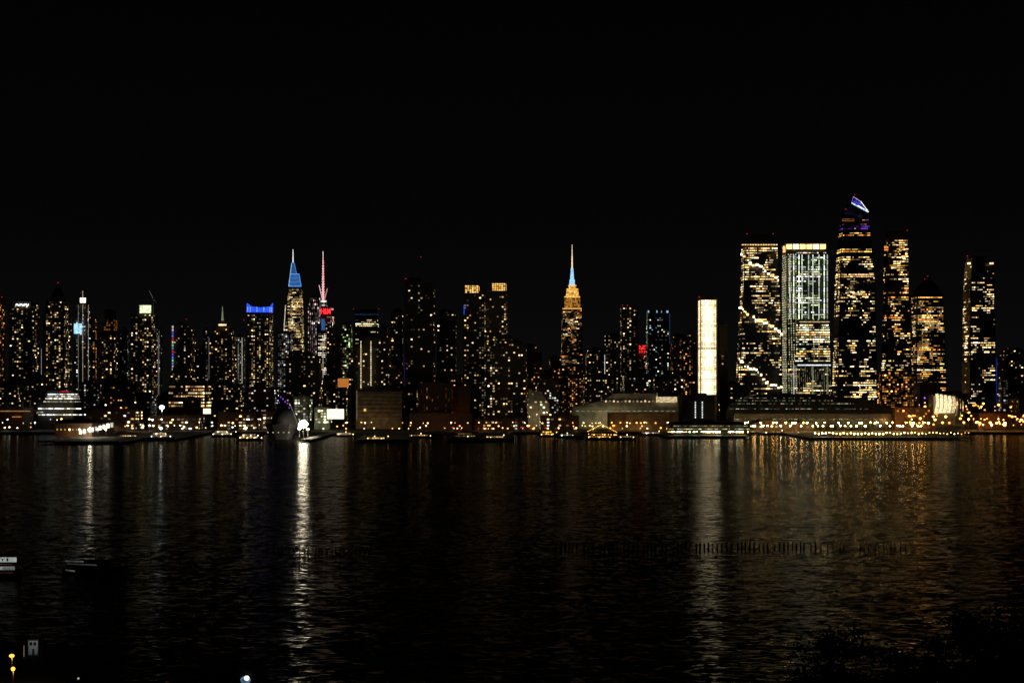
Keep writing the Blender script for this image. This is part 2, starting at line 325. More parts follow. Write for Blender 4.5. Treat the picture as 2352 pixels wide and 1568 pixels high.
t=tower('apartment_tower','tower','wide dark apartment block right of the two gold crowned towers',[(768,1128,1168),(785,1122,1200),(800,1118,1208)],1850,dens=.24,yb=955,pal=Y_)
t=tower('apartment_tower','tower','dark sloping-shouldered block filling the gap below the two gold crowned towers',[(700,1101,1120),(760,1098,1132)],2000,dens=.3,yb=900,pal=Y_)
# landmark
t=tower('skyscraper','skyscraper','art deco skyscraper floodlit gold and blue with a tall antenna mast',[(655,1306,1323),(662,1304,1325),(663,1300,1329),(680,1298,1331),(681,1295,1333),(708,1294,1335),(709,1291,1337),(790,1290,1338),(832,1288,1340)],3800,style='office',dens=.55,pal=O_+Y_,yb=860,y0=712,b=-.2,box=False,fh=2.7,bw=2.3)
win(t,'fins',.97,['gold','orange','gold'],0,664,708,fh=3,bw=2.6,lv=2,wf=(.55,1),side=False); win(t,'fins',1,['gold','yellow'],0,656,684,fh=3,bw=2.4,lv=3,wf=(.6,1),clip=(1300,1330),side=False)  # gold floodlighting on the crown imitated by glowing window strips
for y,a,b in ((656,1305,1324),(664,1301,1328),(682,1296,1332),(709,1292,1336)): panel(t['rt'],'light_band',a,y-1.2,b,y+.5,3780,em('gold',1.3))
bar(t['rt'],'mast_base',(1314,655),(1314,642),3800,9,em('ice',1.1),7.5); bar(t['rt'],'mast_base',(1314,642),(1314,616),3800,6,em('ice',1.1),3.6)
bar(t['rt'],'antenna',(1314,616),(1314,588),3800,2.2,em('cream',1.1),1.8); bar(t['rt'],'antenna',(1314,588),(1314,562),3800,1.5,em('cream',.9),.8)
# middle
t=tower('apartment_tower','tower','dark block left of the tall windowed tower, behind the pale convention hall',[(766,1398,1424),(772,1388,1426)],2350,dens=.2,yb=900,pal=Y_)
bar(t['rt'],'white_light_strip',(1389,815),(1389,905),2345,.5,em('white',.6))
t=tower('office_tower','tower','tall dark tower with small yellow windows, left of the red rooftop letters',[(702,1428,1464),(708,1425,1467)],2250,dens=.3,yb=905,pal=Y_,red=[(1430,701),(1441,701)])
t=tower('hotel_building','tower','stepped dark building carrying red rooftop letters',[(795,1468,1500),(812,1462,1506),(840,1455,1512)],2900,dens=.14,yb=900,pal=O_,wall='brick',box=False)
b=MB(); D=2900
for x in (1468,1480,1492): b.bar((X(x,D),D+2,Z(815,D)),(X(x,D),D+2,Z(793,D)),.4)
sf=b.mk('sign_frame',M['steel'],t['rt'])
sub(text(t['rt'],'rooftop_sign','NEW',1468,793,1496,802,2898,em('red',2.0)),sf); sub(text(t['rt'],'rooftop_sign','YORKER',1452,804,1502,811,2898,em('red',1.3)),sf)
t=tower('office_tower','tower','dark glass tower with pale corner lights, right of the red rooftop letters',[(711,1487,1537),(735,1484,1539)],2400,dens=.16,yb=880,pal=['green','white','ice','cream'],wall='glass',b=0,y0=728,box=False)
for a,c in ((1488,1491),(1508,1510),(1531,1535),(1519,1520)): panel(t['rt'],'crown_light',a,713,c,718,2396,em('ice',.9))
bar(t['rt'],'edge_light',(1486,715),(1486,800),2397,.4,em('green',.15)); bar(t['rt'],'edge_light',(1538,720),(1538,790),2397,.4,em('sky',.15))
t=tower('skyscraper','skyscraper','brilliant cream white lit slender tower, brightest building of the skyline',[(681,1608,1641),(688,1603,1647)],1760,None,None,box=False,wall='pale',dens=0,red=[(1606,682)])
win(t,'grid',1,['cream'],0,689,905,fh=3.1,bw=2.3,wf=(.74,.84),clip=(1600,1648),side=True)
cells=[]; rowv={}
for (p,w,h,r,m) in t['cells']:
    py=HY-(p[2]-HC)*F/p[1]; px=p[0]/p[1]*F+1176; e=abs(px-1626)/22
    rv=rowv.setdefault(round(p[2],2),R.choice([2,2.4,2.7,3.1])); s=rv*(1.1-.65*e)+R.choice([-.4,0,0,.4])
    if 798<py<804: s*=.3
    cells.append((p,w,h,r,em('pearl' if e<.5 and R.random()<.6 else 'cream',max(.33,round(s*3)/3),.2,nee=True)))
t['cells']=cells
b=MB(); D=1758
for x in (1603,1646.5): b.box(X(x,D)-.3,X(x,D)+.3,D-1,D,Z(905,D),Z(686,D))
b.mk('facade_pier',M['pale'],t['rt'])
t=tower('apartment_tower','tower','plain black tower standing right against the brilliant white tower',[(746,1650,1672)],1850,dens=.04,yb=950,b=-1)
t=tower('apartment_tower','tower','black narrow tower on the left side of the brilliant white tower',[(690,1598,1604)],1830,dens=.0,yb=950)
# big right towers
t=tower('skyscraper','skyscraper','massive glass tower with a bright terrace line zigzagging down its front',[(537,1712,1778),(558,1710,1781),(559,1703,1787),(640,1701,1791),(700,1698,1793),(905,1689,1798)],2150,style='office',dens=.36,pal=Y_,b=0,yb=915,y0=568,wall='glass',box=False,fh=4.0,bw=2.5,red=[(1716,537),(1776,537)],)
for x in range(1704,1786,6): panel(t['rt'],'top_light',x,561,x+4.2,563.4,2140,em('warm',1.4))
def zig(pts):
    for (x0,y0),(x1,y1) in zip(pts,pts[1:]):
        x=x0
        while x<x1:
            w=R.choice([3,4,5,7]); f=(x-x0)/(x1-x0); y=y0+round((y1-y0)*f/5.5)*5.5+R.uniform(-1.5,1.5)
            if R.random()<.9: panel(t['rt'],'terrace_light',x,y-R.uniform(1.5,3.2),min(x+w,x1+2)-.6,y+R.uniform(1.2,3.2),2138,em(R.choice(['cream','pearl','yellow']),R.choice([1.5,2.5,4.5]),nee=True))
            x+=w
zig([(1701,584),(1716,604),(1745,612),(1762,628),(1787,644)]); zig([(1697,706),(1722,728),(1748,736),(1770,750),(1796,766)]); zig([(1692,818),(1712,842),(1735,850),(1758,878),(1797,892)])
t=tower('skyscraper','skyscraper','bright square tower with an orange lit crown and white vertical lights',[(557,1797,1898),(640,1796,1901),(930,1797,1914)],2100,None,None,wall='glass',box=False,dens=0)
for a in range(6): panel(t['rt'],'crown_panel',1806+a*15.5,561,1819+a*15.5,572,2096,em('cream' if a%3==1 else 'warm',2.6))
panel(t['rt'],'crown_panel',1798,565,1804,580,2105,em('warm',1.2))
win(t,'office',.55,CW,.25,578,735,fh=3.9,bw=2.6,clip=(1830,1897),side=False)
win(t,'grid',.95,['green','cream'],0,582,905,fh=3.9,bw=4,clip=(1796,1830),lv=2,wf=(.4,.5))
win(t,'office',.9,['cream','pearl','green','warm'],.9,744,832,fh=3.9,bw=2.8,clip=(1828,1912))
win(t,'fins',.8,['green','cream'],0,843,905,fh=4,bw=3.4,lv=1,wf=(.22,.9)); win(t,'office',.25,Y_,-.2,846,930,fh=3.8,bw=2.8)
for x,s in ((1813,.7),(1822,1.2),(1834,1.6),(1841,.8),(1856,.5),(1866,.9),(1880,.7),(1892,1.4),(1899,.5)):
    for k in range(12): panel(t['rt'],'vertical_light',x,585+k*12.4,x+2.2,596+k*12.4,2092,em('green' if k%2 else 'white',s*R.choice([.6,1,1.3])))
panel(t['rt'],'light_band',1832,837,1908,839.5,2092,em('white',1.3)); panel(t['rt'],'light_band',1836,738,1905,740,2092,em('cream',.6)); panel(t['rt'],'shaft_light',1822,838,1824.5,905,2092,em('white',.4)); panel(t['rt'],'shaft_light',1866,838,1868,905,2092,em('green',.25)); panel(t['rt'],'shaft_light',1899,838,1901,905,2092,em('green',.2))
t=tower('skyscraper','skyscraper','tallest tower with a slanted peak and a blue white lit observation deck',[(450,1958,1963),(462,1948,1974),(478,1940,1988),(492,1932,1996),(560,1923,2002),(640,1918,2010),(935,1911,2016)],2200,style='office',dens=.18,pal=Y_,b=.1,yb=935,y0=590,wall='glass',box=False,fh=4,bw=2.7,red=[(1963,448),(1942,480)])
win(t,'office',1.2,['orange','gold','warm'],.6,572,584,fh=4,bw=2.6); win(t,'office',1.4,['cream','warm'],0,630,637,fh=3.5,bw=2.6,lv=3); win(t,'office',.5,Y_,.3,640,690,fh=4,bw=2.8); win(t,'office',.8,['warm','orange'],.4,535,545,bw=2.8); win(t,'office',.2,['orange','purple','warm'],-1.2,500,530,bw=3)  # dim topmost windows added so the dark peak shows
D=2190
dk=poly(t['rt'],'observation_deck',[(1955,465),(1967,455),(1976,462),(1995,487),(1984,484)],D,em('purple',.16),3)
for (a,b2,r,c,s) in (((1960,452),(1977,463),.5,'grey',.7),((1977,463),(1995,487),.6,'white',1.3),((1956,466),(1994,487),1.0,'ice',1.3),((1962,464),(1982,470),.7,'blue',1.2),((1960,452),(1956,466),.4,'purple',.8),((1970,472),(1992,485),.8,'white',1.8)): sub(bar(t['rt'],'deck_light',a,b2,D-3.5,r,em(c,s)),dk)
for y in (503,507): panel(t['rt'],'light_band',1934,y,1962,y+1,2190,em('orange',.35))  # glowing bands added to make the dark top visible
t=tower('skyscraper','skyscraper','tall tower with orange and yellow windows right of the slanted peak tower',[(530,2034,2084),(560,2031,2087),(700,2028,2089),(850,2024,2094),(851,2012,2104),(935,2010,2106)],2250,style='office',dens=.24,pal=O_+Y_,yb=850,y0=550,b=.1,box=False,red=[(2084,529)],bw=2.6,fh=4)
win(t,'grid',.5,O_,-.2,854,945,fh=4); win(t,'office',.5,Y_,.5,560,625,clip=(2050,2090),bw=3)
for y in (566,572): panel(t['rt'],'lit_corner',2031,y,2040,y+3.5,2243,em('orange',1.1))
t=tower('skyscraper','skyscraper','warm lit office tower with a slanted pointed top, left of the lone far right tower',[(634,2130,2134),(660,2104,2156),(680,2094,2166),(760,2092,2170),(900,2090,2176)],2350,style='office',dens=.46,pal=O_+Y_,b=-.1,yb=900,y0=682,wall='glass',box=False,red=[(2131,634),(2124,641)],bw=2.8)
t=tower('skyscraper','skyscraper','dark rounded tower with pale roof corners standing alone far right',[(588,2222,2278),(600,2217,2283),(640,2213,2285),(935,2208,2289)],2050,style='office',dens=.18,pal=Y_,b=.1,yb=930,y0=610,wall='glass',box=False,red=[(2222,588)],bw=3.0)
panel(t['rt'],'corner_light',2222,603,2229,607,2046,em('cream',2.2)); panel(t['rt'],'corner_light',2273,603,2282,607,2046,em('cream',1.5))
t=tower('apartment_tower','tower','dim building cut off by the right edge with a blue vertical light',[(800,2300,2345),(820,2291,2400)],2300,dens=.1,yb=950,wall='brick',red=[(2315,800)])
bar(t['rt'],'blue_light_strip',(2289,822),(2289,950),2290,.8,em('blue',.2))
t=tower('apartment_tower','tower','grey lit small block in front of the blue vertical light',[(868,2296,2312),(880,2293,2318)],1950,style='grid',dens=.6,pal=K_,b=-1,yb=950)
sr=root('arts_centre','quilted cream lit arts hall bulging at the foot of the slanted top office tower','building',(X(2170,1950),1950,GZ))
for i in range(5):
    x0=2145+i*9.5; D=1950
    vs=[];n=8
    for k in range(n+1):
        f=k/n; bulge=6*math.sin(math.pi*f); yy=948-(44-i*1.5)*f
        vs+=[(X(x0+6*f*.6,D),D-bulge,Z(yy,D)),(X(x0+8.6-1.5*f+3*f,D),D-bulge,Z(yy,D))]
    mk('cushion_panel',vs,[(2*k,2*k+1,2*k+3,2*k+2) for k in range(n)],em('cream',1.25 if i<4 else .7,.6,nee=True),sr)
MB().box(X(2144,1953),X(2195,1953),1953,1980,GZ,Z(908,1953)).mk('hall',M['pale'],sr)
t=tower('office_building','building','small curved lit glass front right of the quilted arts hall',[(912,2196,2212),(925,2194,2217)],1940,style='fins',dens=.9,pal=['warm','cream'],b=.3,yb=955)
# ---------------------------------------------------------------- mid-rise and low
mid=[
('low dark block at the left edge below the orange window tower',[(880,-20,60)],1950,.16,W_,'brick'),
('dim block below the pyramid roof tower, behind the white banded building',[(865,60,120)],2000,.12,W_,'brick'),
('dim mid-rise below the blue screen tower with a few white windows',[(878,180,238)],1950,.12,K_,'concrete'),
('broad brown mid-rise below the orange crown tower',[(872,240,300),(885,232,330)],1900,.10,O_,'brick'),
('low block at the foot of the crane tower, left side of the bright street gap',[(905,300,360)],1850,.16,K_,'concrete'),
('small dark block on the right side of the bright street gap',[(842,398,442),(880,386,452)],2050,.10,W_,'brick'),
('dark mid-rise below the tower with the green needle spire',[(880,490,560)],1930,.14,W_,'concrete'),
('dark mid-rise below the blue crowned tower',[(890,570,640)],1900,.10,K_,'brick'),
('small block with grey windows below the brown dark tower',[(868,742,800)],2100,.16,G_,'brick'),
('stepped dark block between the string light tower and the black antenna tower',[(840,895,930)],2080,.12,O_,'brick'),
('dark mid-rise at the left foot of the black antenna tower',[(892,905,960)],1880,.10,W_,'brick'),
('dark mid-rise below the plain tower left of the gold crowned towers',[(862,1000,1062)],1980,.08,O_,'brick'),
('faint distant block immediately right of the wide dark apartment block',[(792,1205,1230),(812,1204,1245)],2600,.05,O_,'brick'),
('dim brown mid-rise left of the floodlit art deco skyscraper',[(850,1215,1262),(862,1212,1290)],2250,.14,O_,'brick'),
('pale lit mid-rise with grey walls in front of the dim brown mid-rise',[(874,1238,1280),(890,1232,1284)],1980,.2,K_,'tan'),
('dark mid-rise at the left foot of the art deco skyscraper',[(820,1262,1290)],2700,.1,O_,'brick'),
('mid-rise with orange windows directly in front of the art deco skyscraper',[(838,1284,1345)],2600,.2,O_,'brick'),
('dark block right of the art deco skyscraper',[(800,1350,1388),(815,1345,1392)],2500,.12,W_,'brick'),
('low brown block with warm windows behind the pale convention hall',[(862,1340,1410)],2150,.14,W_,'brick'),
('mid-rise with green and white windows below the red rooftop letters',[(858,1430,1500)],2200,.16,G_,'concrete'),
('dark block right of the glass tower with pale corner lights',[(768,1546,1572),(800,1540,1598)],2500,.16,O_,'brick'),
('low block behind the lit wall panel, left of the black cube building',[(866,1500,1570)],2100,.14,W_,'brick'),
('dark mid-rise between the white tower and the zigzag tower',[(880,1660,1700)],2050,.12,G_,'concrete'),
('mid-rise at the right foot of the orange window tower',[(880,2100,2146)],2020,.14,['purple','orange','pink'],'brick'),
('dark mid-rise at the left foot of the lone far right tower',[(908,2178,2215)],2080,.14,O_,'brick'),
('low brown block by the right edge under the dim cut-off building',[(915,2318,2400)],1900,.12,O_,'brick'),
('dim narrow block behind, left of the green needle spire tower',[(755,466,480)],2800,.3,K_,'concrete'),
('faint grey tower between the beacon tower and the orange crown tower',[(728,208,222)],2600,.3,O_,'brick'),
('dark tower behind, between the antenna tower and the string light tower',[(745,872,890)],2500,.12,O_,'brick'),
('small stepped dark tower left of the black cube and brilliant white tower',[(760,1580,1590),(790,1574,1600)],2700,.14,W_,'brick'),
]
for lab,lv,D,de,pal,wl in mid: tower('apartment_building','building',lab,lv,D,dens=de*1.5,pal=pal,wall=wl,yb=972)
t=tower('pier_shed','building','long low shed with a warm light line at the left edge of the waterfront',[(936,-40,78)],1660,style=None,wall='brick'); panel(t['rt'],'light_strip',0,943,70,944.5,1657,em('warm',.35)); panel(t['rt'],'light_strip',28,956,50,957.5,1657,em('orange',.7))
t=tower('office_building','building','low white building with bright horizontal light bands and a stepped lit top',[(898,108,178),(903,104,184),(918,101,186),(919,86,190)],1700,style=None,wall='concrete')
for y,a,c,s in ((904,110,180,2.2),(909,108,183,.9),(914,104,184,1.8),(921,100,186,.4),(937,88,188,2.2),(945,86,100,.8),(951,88,189,1.8)):
    x=a
    while x<c:
        w=R.choice([4,6,8]); panel(t['rt'],'window_band',x,y,min(c,x+w)-.8,y+2.2,1697,em(R.choice(['pearl','white','pearl']),s*R.choice([.3,.7,1.4]))); x+=w
panel(t['rt'],'red_sign',138,898,158,900,1696,em('red',.5))
t=tower('pier_terminal','building','long pier building with white lights along its right side',[(964,142,236),(972,126,262)],1440,dep=80,style=None,wall='brick')
for x in range(130,190,9): panel(t['rt'],'window',x,984,x+3,988,1437,em('warm',.4))
for k in range(9): panel(t['rt'],'lit_bay',182+k*9,988-k*2.2,188+k*9,997-k*2.0,1436,em('pearl',2.2*R.choice([.3,1,1.8])))
t=tower('office_building','building','warm lit office block with rows of yellow windows below the rainbow strip tower',[(879,386,486)],1800,style=None,wall='brick')
win(t,'office',.75,['warm','cream','warm'],.5,884,932,fh=4.5,bw=3.4)
t=tower('apartment_building','building','dark block in front of the warm lit office block',[(915,420,462)],1740,style='resi',dens=.03,wall='brick')
def billboard(lab,x0,y0,x1,y1,D,c,s):
    r=root('billboard',lab,'billboard',(X((x0+x1)/2,D),D,GZ)); b=MB()
    for x in (x0+2,x1-2): b.bar((X(x,D),D+.3,GZ),(X(x,D),D+.3,Z(y1,D)),.3)
    b.mk('post',M['steel'],r); fm=MB().box(X(x0,D)-.3,X(x1,D)+.3,D+.02,D+.5,Z(y1,D)-.3,Z(y0,D)+.3).mk('frame',M['steel'],r); sub(panel(r,'sign_panel',x0,y0,x1,y1,D,em(c,s,.2)),fm); return r
billboard('small white lit billboard right below the warm lit office block',467,938,484,950,1700,'pearl',1.4)
billboard('large blank white lit billboard on the waterfront left of the curved tan building',751,939,790,962,1660,'pearl',1.4)
billboard('small orange lit billboard above the waterfront below the brown dark tower',776,869,801,889,1950,'orange',.45)
t=tower('apartment_building','building','grey lit slab with floors of windows left of the green lit block',[(912,674,717)],1720,style='grid',dens=.7,pal=['grey','green','cream'],b=-.3,wall='pale',yb=966)
t=tower('office_building','building','low green lit glass block left of the large white billboard',[(936,722,762)],1690,style='grid',dens=.95,pal=['green','green','cream'],b=.5,yb=972,wall='pale')
t=tower('office_building','building','tan building with curved ribbed front and dim bands',[(893,818,876),(899,817,928)],1720,style=None,wall='tan')
for k in range(7): panel(t['rt'],'floor_band',824,902+k*9,920,903.6+k*9,1718.6,M['brick'],.4)
panel(t['rt'],'lit_window',836,938,841,944,1718,em('warm',1.0)); panel(t['rt'],'floodlit_strip',819,896,820.4,962,1718.4,em('cream',.15))  # edge strip emits: floodlight on the wall put into its material
t=tower('apartment_building','building','dark brown windowless block right of the curved tan building',[(880,962,1040)],1740,style='fins',dens=.2,pal=['orange'],b=-2,wall='brick')
t=tower('office_building','building','dim brick block with plain wall left of the gold crowned tower base',[(886,1040,1080)],1760,style=None,wall='brick')
t=tower('warehouse','building','low warm lit wall building below the dark brown windowless block',[(950,940,1086)],1660,style=None,wall='brick')
t=tower('warehouse','building','low floodlit pale building left of the pale convention hall',[(898,1214,1240),(926,1212,1262)],1800,style='grid',dens=.25,pal=['cream','green'],b=-.5,wall='pale',yb=948)
t=tower('convention_hall','building','pale flat-roofed convention hall with stepped roof, left of the black cube building',[(905,1408,1506),(918,1385,1508),(919,1385,1556),(934,1316,1558),(938,1314,1562)],1720,style=None,wall='pale',dep=36)
panel(t['rt'],'lit_wall_panel',1507,911,1555,924,1718,em('cream',.6))
for x in range(1322,1556,13): panel(t['rt'],'light_strip',x,943,x+8,944.2,1717,em('green',.3))
for x in range(1390,1500,9): panel(t['rt'],'roof_edge_light',x,R.choice([919,921]),x+4,923,1713,em('cream',R.choice([.15,.4,.9])))
t=tower('warehouse','building','low beige wall building in front of the pale convention hall',[(948,1395,1556)],1650,style=None,wall='tan',box=False)
t=tower('ventilation_building','building','black cube building with two vertical rows of white lights',[(908,1558,1642)],1640,style=None,wall='black')
for x in (1596,1612):
    for k in range(7): panel(t['rt'],'slot_light',x,922+k*5.6,x+2.2,926+k*5.6,1637,em('white',1.0))
t=tower('convention_hall','building','long dark convention centre with faint green light rows below the zigzag tower',[(906,1730,1868),(916,1700,1990),(935,1672,2035),(950,1668,2092)],1700,style=None,wall='glass',dep=60)
for y,a,c in ((913,1700,1860),(919,1690,1910),(926,1682,1960),(938,1676,2030),(962,1690,2085)):
    x=a
    while x<c:
        w=R.choice([3,5,9])
        if R.random()<.75: panel(t['rt'],'light_strip',x,y,x+w-1.4,y+1.3,1697,em(R.choice(['green','cream','green']),R.choice([.08,.2,.5])))
        x+=w+R.choice([0,3])
t=tower('warehouse','building','brown low depot with orange glow at the foot of the slanted top office tower',[(936,2036,2140)],1690,style='grid',dens=.25,pal=['orange'],b=-.4,wall='brick')
t=tower('warehouse','building','long low depot by the right edge under orange lamps',[(950,2225,2400)],1720,style='grid',dens=.15,pal=['orange'],b=-.5,wall='brick')
t=tower('ferry_terminal','building','glass ferry terminal with bright yellow light lines below the black cube building',[(969,1540,1700),(975,1532,1722)],1500,style=None,wall='black',dep=50,gz=3.0)
for y,s in ((977,.25),(984,.5),(991,60)):
    x=1534
    while x<1718:
        w=R.choice([3,5,8])
        if y==991:
            f=1-abs(x-1626)/150
            if R.random()<.8: panel(t['rt'],'window_band',x,y-R.choice([0,.6]),x+w-1.4,y+1.2,1496,em(R.choice(['cream','cream','yellow','green']),round(s*f*R.choice([.1,.5,1.3]),1),.5,True))
        elif R.random()<.8: panel(t['rt'],'window_band',x,y,x+w-1,y+1.8,1496,em(R.choice(['yellow','cream','green']),s*R.choice([.4,1,1.6])))
        x+=w
for a,c,y,lab in ((600,660,945,'small dark shed left of the bright dockside floodlight'),(1090,1200,962,'long low shed with red and orange lamps below the gold crowned towers'),(200,330,940,'low waterfront shed right of the white banded building'),(1240,1330,955,'low pale shed with bright front left of the golden lit dinner boat'),(500,600,948,'low waterfront shed behind the museum ship'),(1720,1870,972,'low shed behind the pier lamps right of the ferry terminal'),(340,470,955,'low waterfront shed behind the moored tugboat')):
    t=tower('warehouse','building',lab,[(y,a,c)],1655,style='resi',dens=.4,pal=W_+K_,b=.6,wall='brick',fh=4,bw=5,yb=990)
# ---------------------------------------------------------------- street lamps
lamps={}
def lampmesh(h,r,c,s):
    k=(round(h,1),r,c,s)
    if k in lamps: return lamps[k]
    b=MB(); b.bar((0,0,0),(0,0,h-r),.16,.1); b.bar((0,0,h-r-.3),(0,-1.0,h-r),.08)
    p=bpy.data.meshes.new('pole'); p.from_pydata(b.v,[],b.f); p.materials.append(M['steel'])
    b=MB(); b.dome((0,-.6,h),r,r,r*.8,8,6,True); q=bpy.data.meshes.new('lamp_head'); q.from_pydata(b.v,[],b.f); q.materials.append(em(c,s,.1,s>=8))
    lamps[k]=(p,q); return lamps[k]
def lamp(px,D,h,r,c,s,lab,grp=None,gz=GZ,P=0,name='street_lamp'):
    rt=root(name,lab,'lamp',(X(px,D),D,gz),grp); p,q=lampmesh(h,r,c,s)
    for nm,me in (('pole',p),('lamp_head',q)): o=bpy.data.objects.new(nm,me); C.objects.link(o); o.parent=rt
    if P:
        x,y=X(px,D),D; spot(rt,(x,y-.6,gz+h-r-.1),(x,y+3,gz),P,c,150,.3)
    return rt
def scatter(x0,x1,D0,D1,n,cols,rs,ss,lab,grp,h=(7,11),P=0,name='street_lamp',even=False):
    for i in range(n):
        x=x0+(x1-x0)*(i+R.uniform(.1,.9))/n if even else R.uniform(x0,x1)
        lamp(x,R.uniform(D0,D1),R.choice(h),R.choice(rs),R.choice(cols),R.choice(ss),lab,grp,P=P if i%6==0 else 0,name=name)
scatter(0,600,1602,1650,52,['cream','white','warm','pearl'],[.6,.9,1.3],[2,5,9],'pale waterfront lamp on the left third of the far shore','pale lamps on the left shore',P=2000,h=(5,7,11,15))
scatter(600,1220,1602,1640,60,['warm','orange','cream'],[.5,.8,1.0],[2,4,7],'small warm lamp along the shore road in the middle of the skyline','warm lamps on the middle shore',P=1000,h=(4,7,11))
scatter(1000,1260,1605,1640,14,['red'],[.5,.7],[2],'tiny red lamp along the shore road below the wide dark apartment block','red lamps on the middle shore',h=(3,4,5),name='signal_lamp')  # red dots are car lights, built as small pole lamps
scatter(1220,1560,1602,1640,50,['warm','orange','gold','cream'],[.6,.9,1.1],[3,6],'warm yellow lamp on the shore in front of the pale convention hall','yellow lamps before the convention hall',P=1800,h=(4,7,11))
scatter(1690,2130,1605,1635,52,['yellow','warm','gold','cream'],[.85],[55,110,160],'warm lamp on the shore in front of the long dark convention centre','warm lamps before the dark convention centre',P=500,even=True)
scatter(2085,2352,1605,1680,64,['orange','orange','gold','warm'],[.8,1.1,1.6],[3,6,14],'orange street lamp in the dense orange cluster at the right of the shore','orange lamps right of the shore',h=(8,11,15,19),P=9000)
scatter(2095,2352,1760,2050,36,['orange','orange','gold','warm'],[1.0,1.4,1.9],[2,5],'tall orange lamp behind the dense orange cluster at the right','tall orange lamps behind the cluster',h=(18,22,26,30),P=14000,name='tall_lamp')
for i in range(44):
    f=i/43; lamp(1872+i*8.2,1446-(i%2)*4,R.choice([3.4,4.2,4.8]),R.choice([.55,.7]),R.choice(['yellow','yellow','cream','gold']),round((70*(1-f)**1.6+5)*R.choice([.5,1,1.4]),0),'short pale lamp in the regular row along the long pier at the right','row of lamps along the long pier',P=400 if i%6==0 else 0,name='pier_lamp')
for i,x in enumerate((1216,1233,1256,1270,1290,1330)): lamp(x,1740,16+3*(i%3),.8,'cream',3,'tall white floodlight on a mast near the low floodlit pale building','tall floodlights beside the convention hall',P=5000,name='floodlight_mast')
for x,c in ((243,'pearl'),(207,'pearl'),(183,'cream'),(225,'pearl'),(160,'warm')): lamp(x,1428,9,1.2 if x!=207 else 2.0,c,7 if x!=207 else 95,'bright white lamp along the pier building at the left','bright lamps on the left pier',P=3000,name='pier_lamp')
fl=lamp(697,1428,15,5.0,'pearl',85,'dazzling white dockside floodlight, brightest single lamp of the shore',P=90000,name='floodlight_mast')  # head oversized so its disc stands in for glare
lamp(688,1436,10,1.9,'pearl',16,'smaller white lamp just left of and below the dazzling floodlight',name='floodlight_mast',P=8000); lamp(707,1436,9,1.7,'cream',14,'smaller cream lamp just right of and below the dazzling floodlight',name='floodlight_mast',P=8000)  # two extra lamps added to widen the floodlight's glare
lamp(372,1900,26,4.0,'white',4,'bright bluish white light at the end of the street gap right of the crane tower',P=30000)
lamp(557,2000,26,2.2,'white',4,'bluish white street light in the gap left of the blue crowned tower',P=15000)
lamp(243,1860,30,1.4,'cream',3,'cream light high on the roofline left of the crane tower')
lamp(370,1500,8,1.4,'white',36,'white lamp beside the moored tugboat',P=3000); lamp(565,1480,9,1.4,'cream',16,'cream lamp behind the white lit museum boat',P=3000); lamp(965,1560,7,.8,'green',6,'single greenish lamp on the shore below the dark brown block',P=500)
def flood(px,D,h,P,c,lab):
    r=root('floodlight',lab,'lamp',(X(px,D),D,GZ)); MB().bar((0+r.location.x,D,GZ),(r.location.x,D,GZ+h),.12).mk('post',M['steel'],r)
    MB().box(r.location.x-.4,r.location.x+.4,D-.2,D+.3,GZ+h,GZ+h+.5).mk('housing',M['steel'],r)
    x=r.location.x; spot(r,(x,D+.6,GZ+h+.3),(x,D+20,GZ+h+3),P,c,140,.5)
flood(850,1695,12,2200,'warm','floodlight pole in front of the curved tan building'); flood(900,1695,8,900,'warm','second floodlight pole before the curved tan building, right side')
flood(1430,1690,10,7000,'cream','floodlight pole in front of the pale convention hall, left of centre'); flood(1500,1685,9,5000,'cream','floodlight pole before the pale convention hall beside the lit wall panel'); flood(1350,1690,8,3000,'green','floodlight pole at the left end of the pale convention hall'); flood(1395,1690,16,5000,'cream','tall floodlight pole at the stepped roof edge of the convention hall')
flood(1060,1735,12,1800,'orange','floodlight pole before the dim brick block'); flood(1000,1630,8,1200,'orange','floodlight pole before the low warm lit wall building'); flood(1460,1630,7,1500,'warm','floodlight pole before the low beige wall building'); flood(1235,1775,14,6000,'cream','floodlight pole before the low floodlit pale building'); flood(2060,1670,10,8000,'orange','floodlight pole before the brown low depot'); flood(2280,1700,9,8000,'orange','floodlight pole before the long low depot by the right edge'); flood(735,1665,9,4000,'green','floodlight pole before the low green lit glass block')
# ---------------------------------------------------------------- piers
def pier(lab,x0,x1,yn):
    Dn=DW(yn,2.5); r=root('pier',lab,'pier',(X((x0+x1)/2,Dn),Dn,0)); a,c=X(x0,Dn),X(x1,Dn)
    b=MB(); b.add([(a,Dn,1.6),(c,Dn,1.6),(c,1600,1.6),(a,1600,1.6),(a,Dn,2.98),(c,Dn,2.98),(c,1600,2.98),(a,1600,2.98)],BF); b.mk('deck',M['deck'],r)
    k=max(3,int((c-a)/8))
    for i in range(k+1): MB().bar((a+(c-a)*i/k,Dn-.3,-2),(a+(c-a)*i/k,Dn-.3,3.6),.35).mk('piling',M['wood'],r)
pier('broad pier carrying the long pier building at the left',88,272,1014); pier('dark low pier at the moored tugboat',330,400,1006); pier('pier beside the museum ship carrying the dazzling floodlight',690,712,1010)
pier('low pier with small boats right of the bright dockside floodlight',815,930,1010); pier('short dark pier below the gold crowned towers',1030,1180,1008); pier('pier at the golden lit dinner boat',1300,1345,1002); pier('pier carrying the glass ferry terminal',1530,1724,1002); pier('long pier with a regular row of pale lamps at the right',1865,2232,1005)
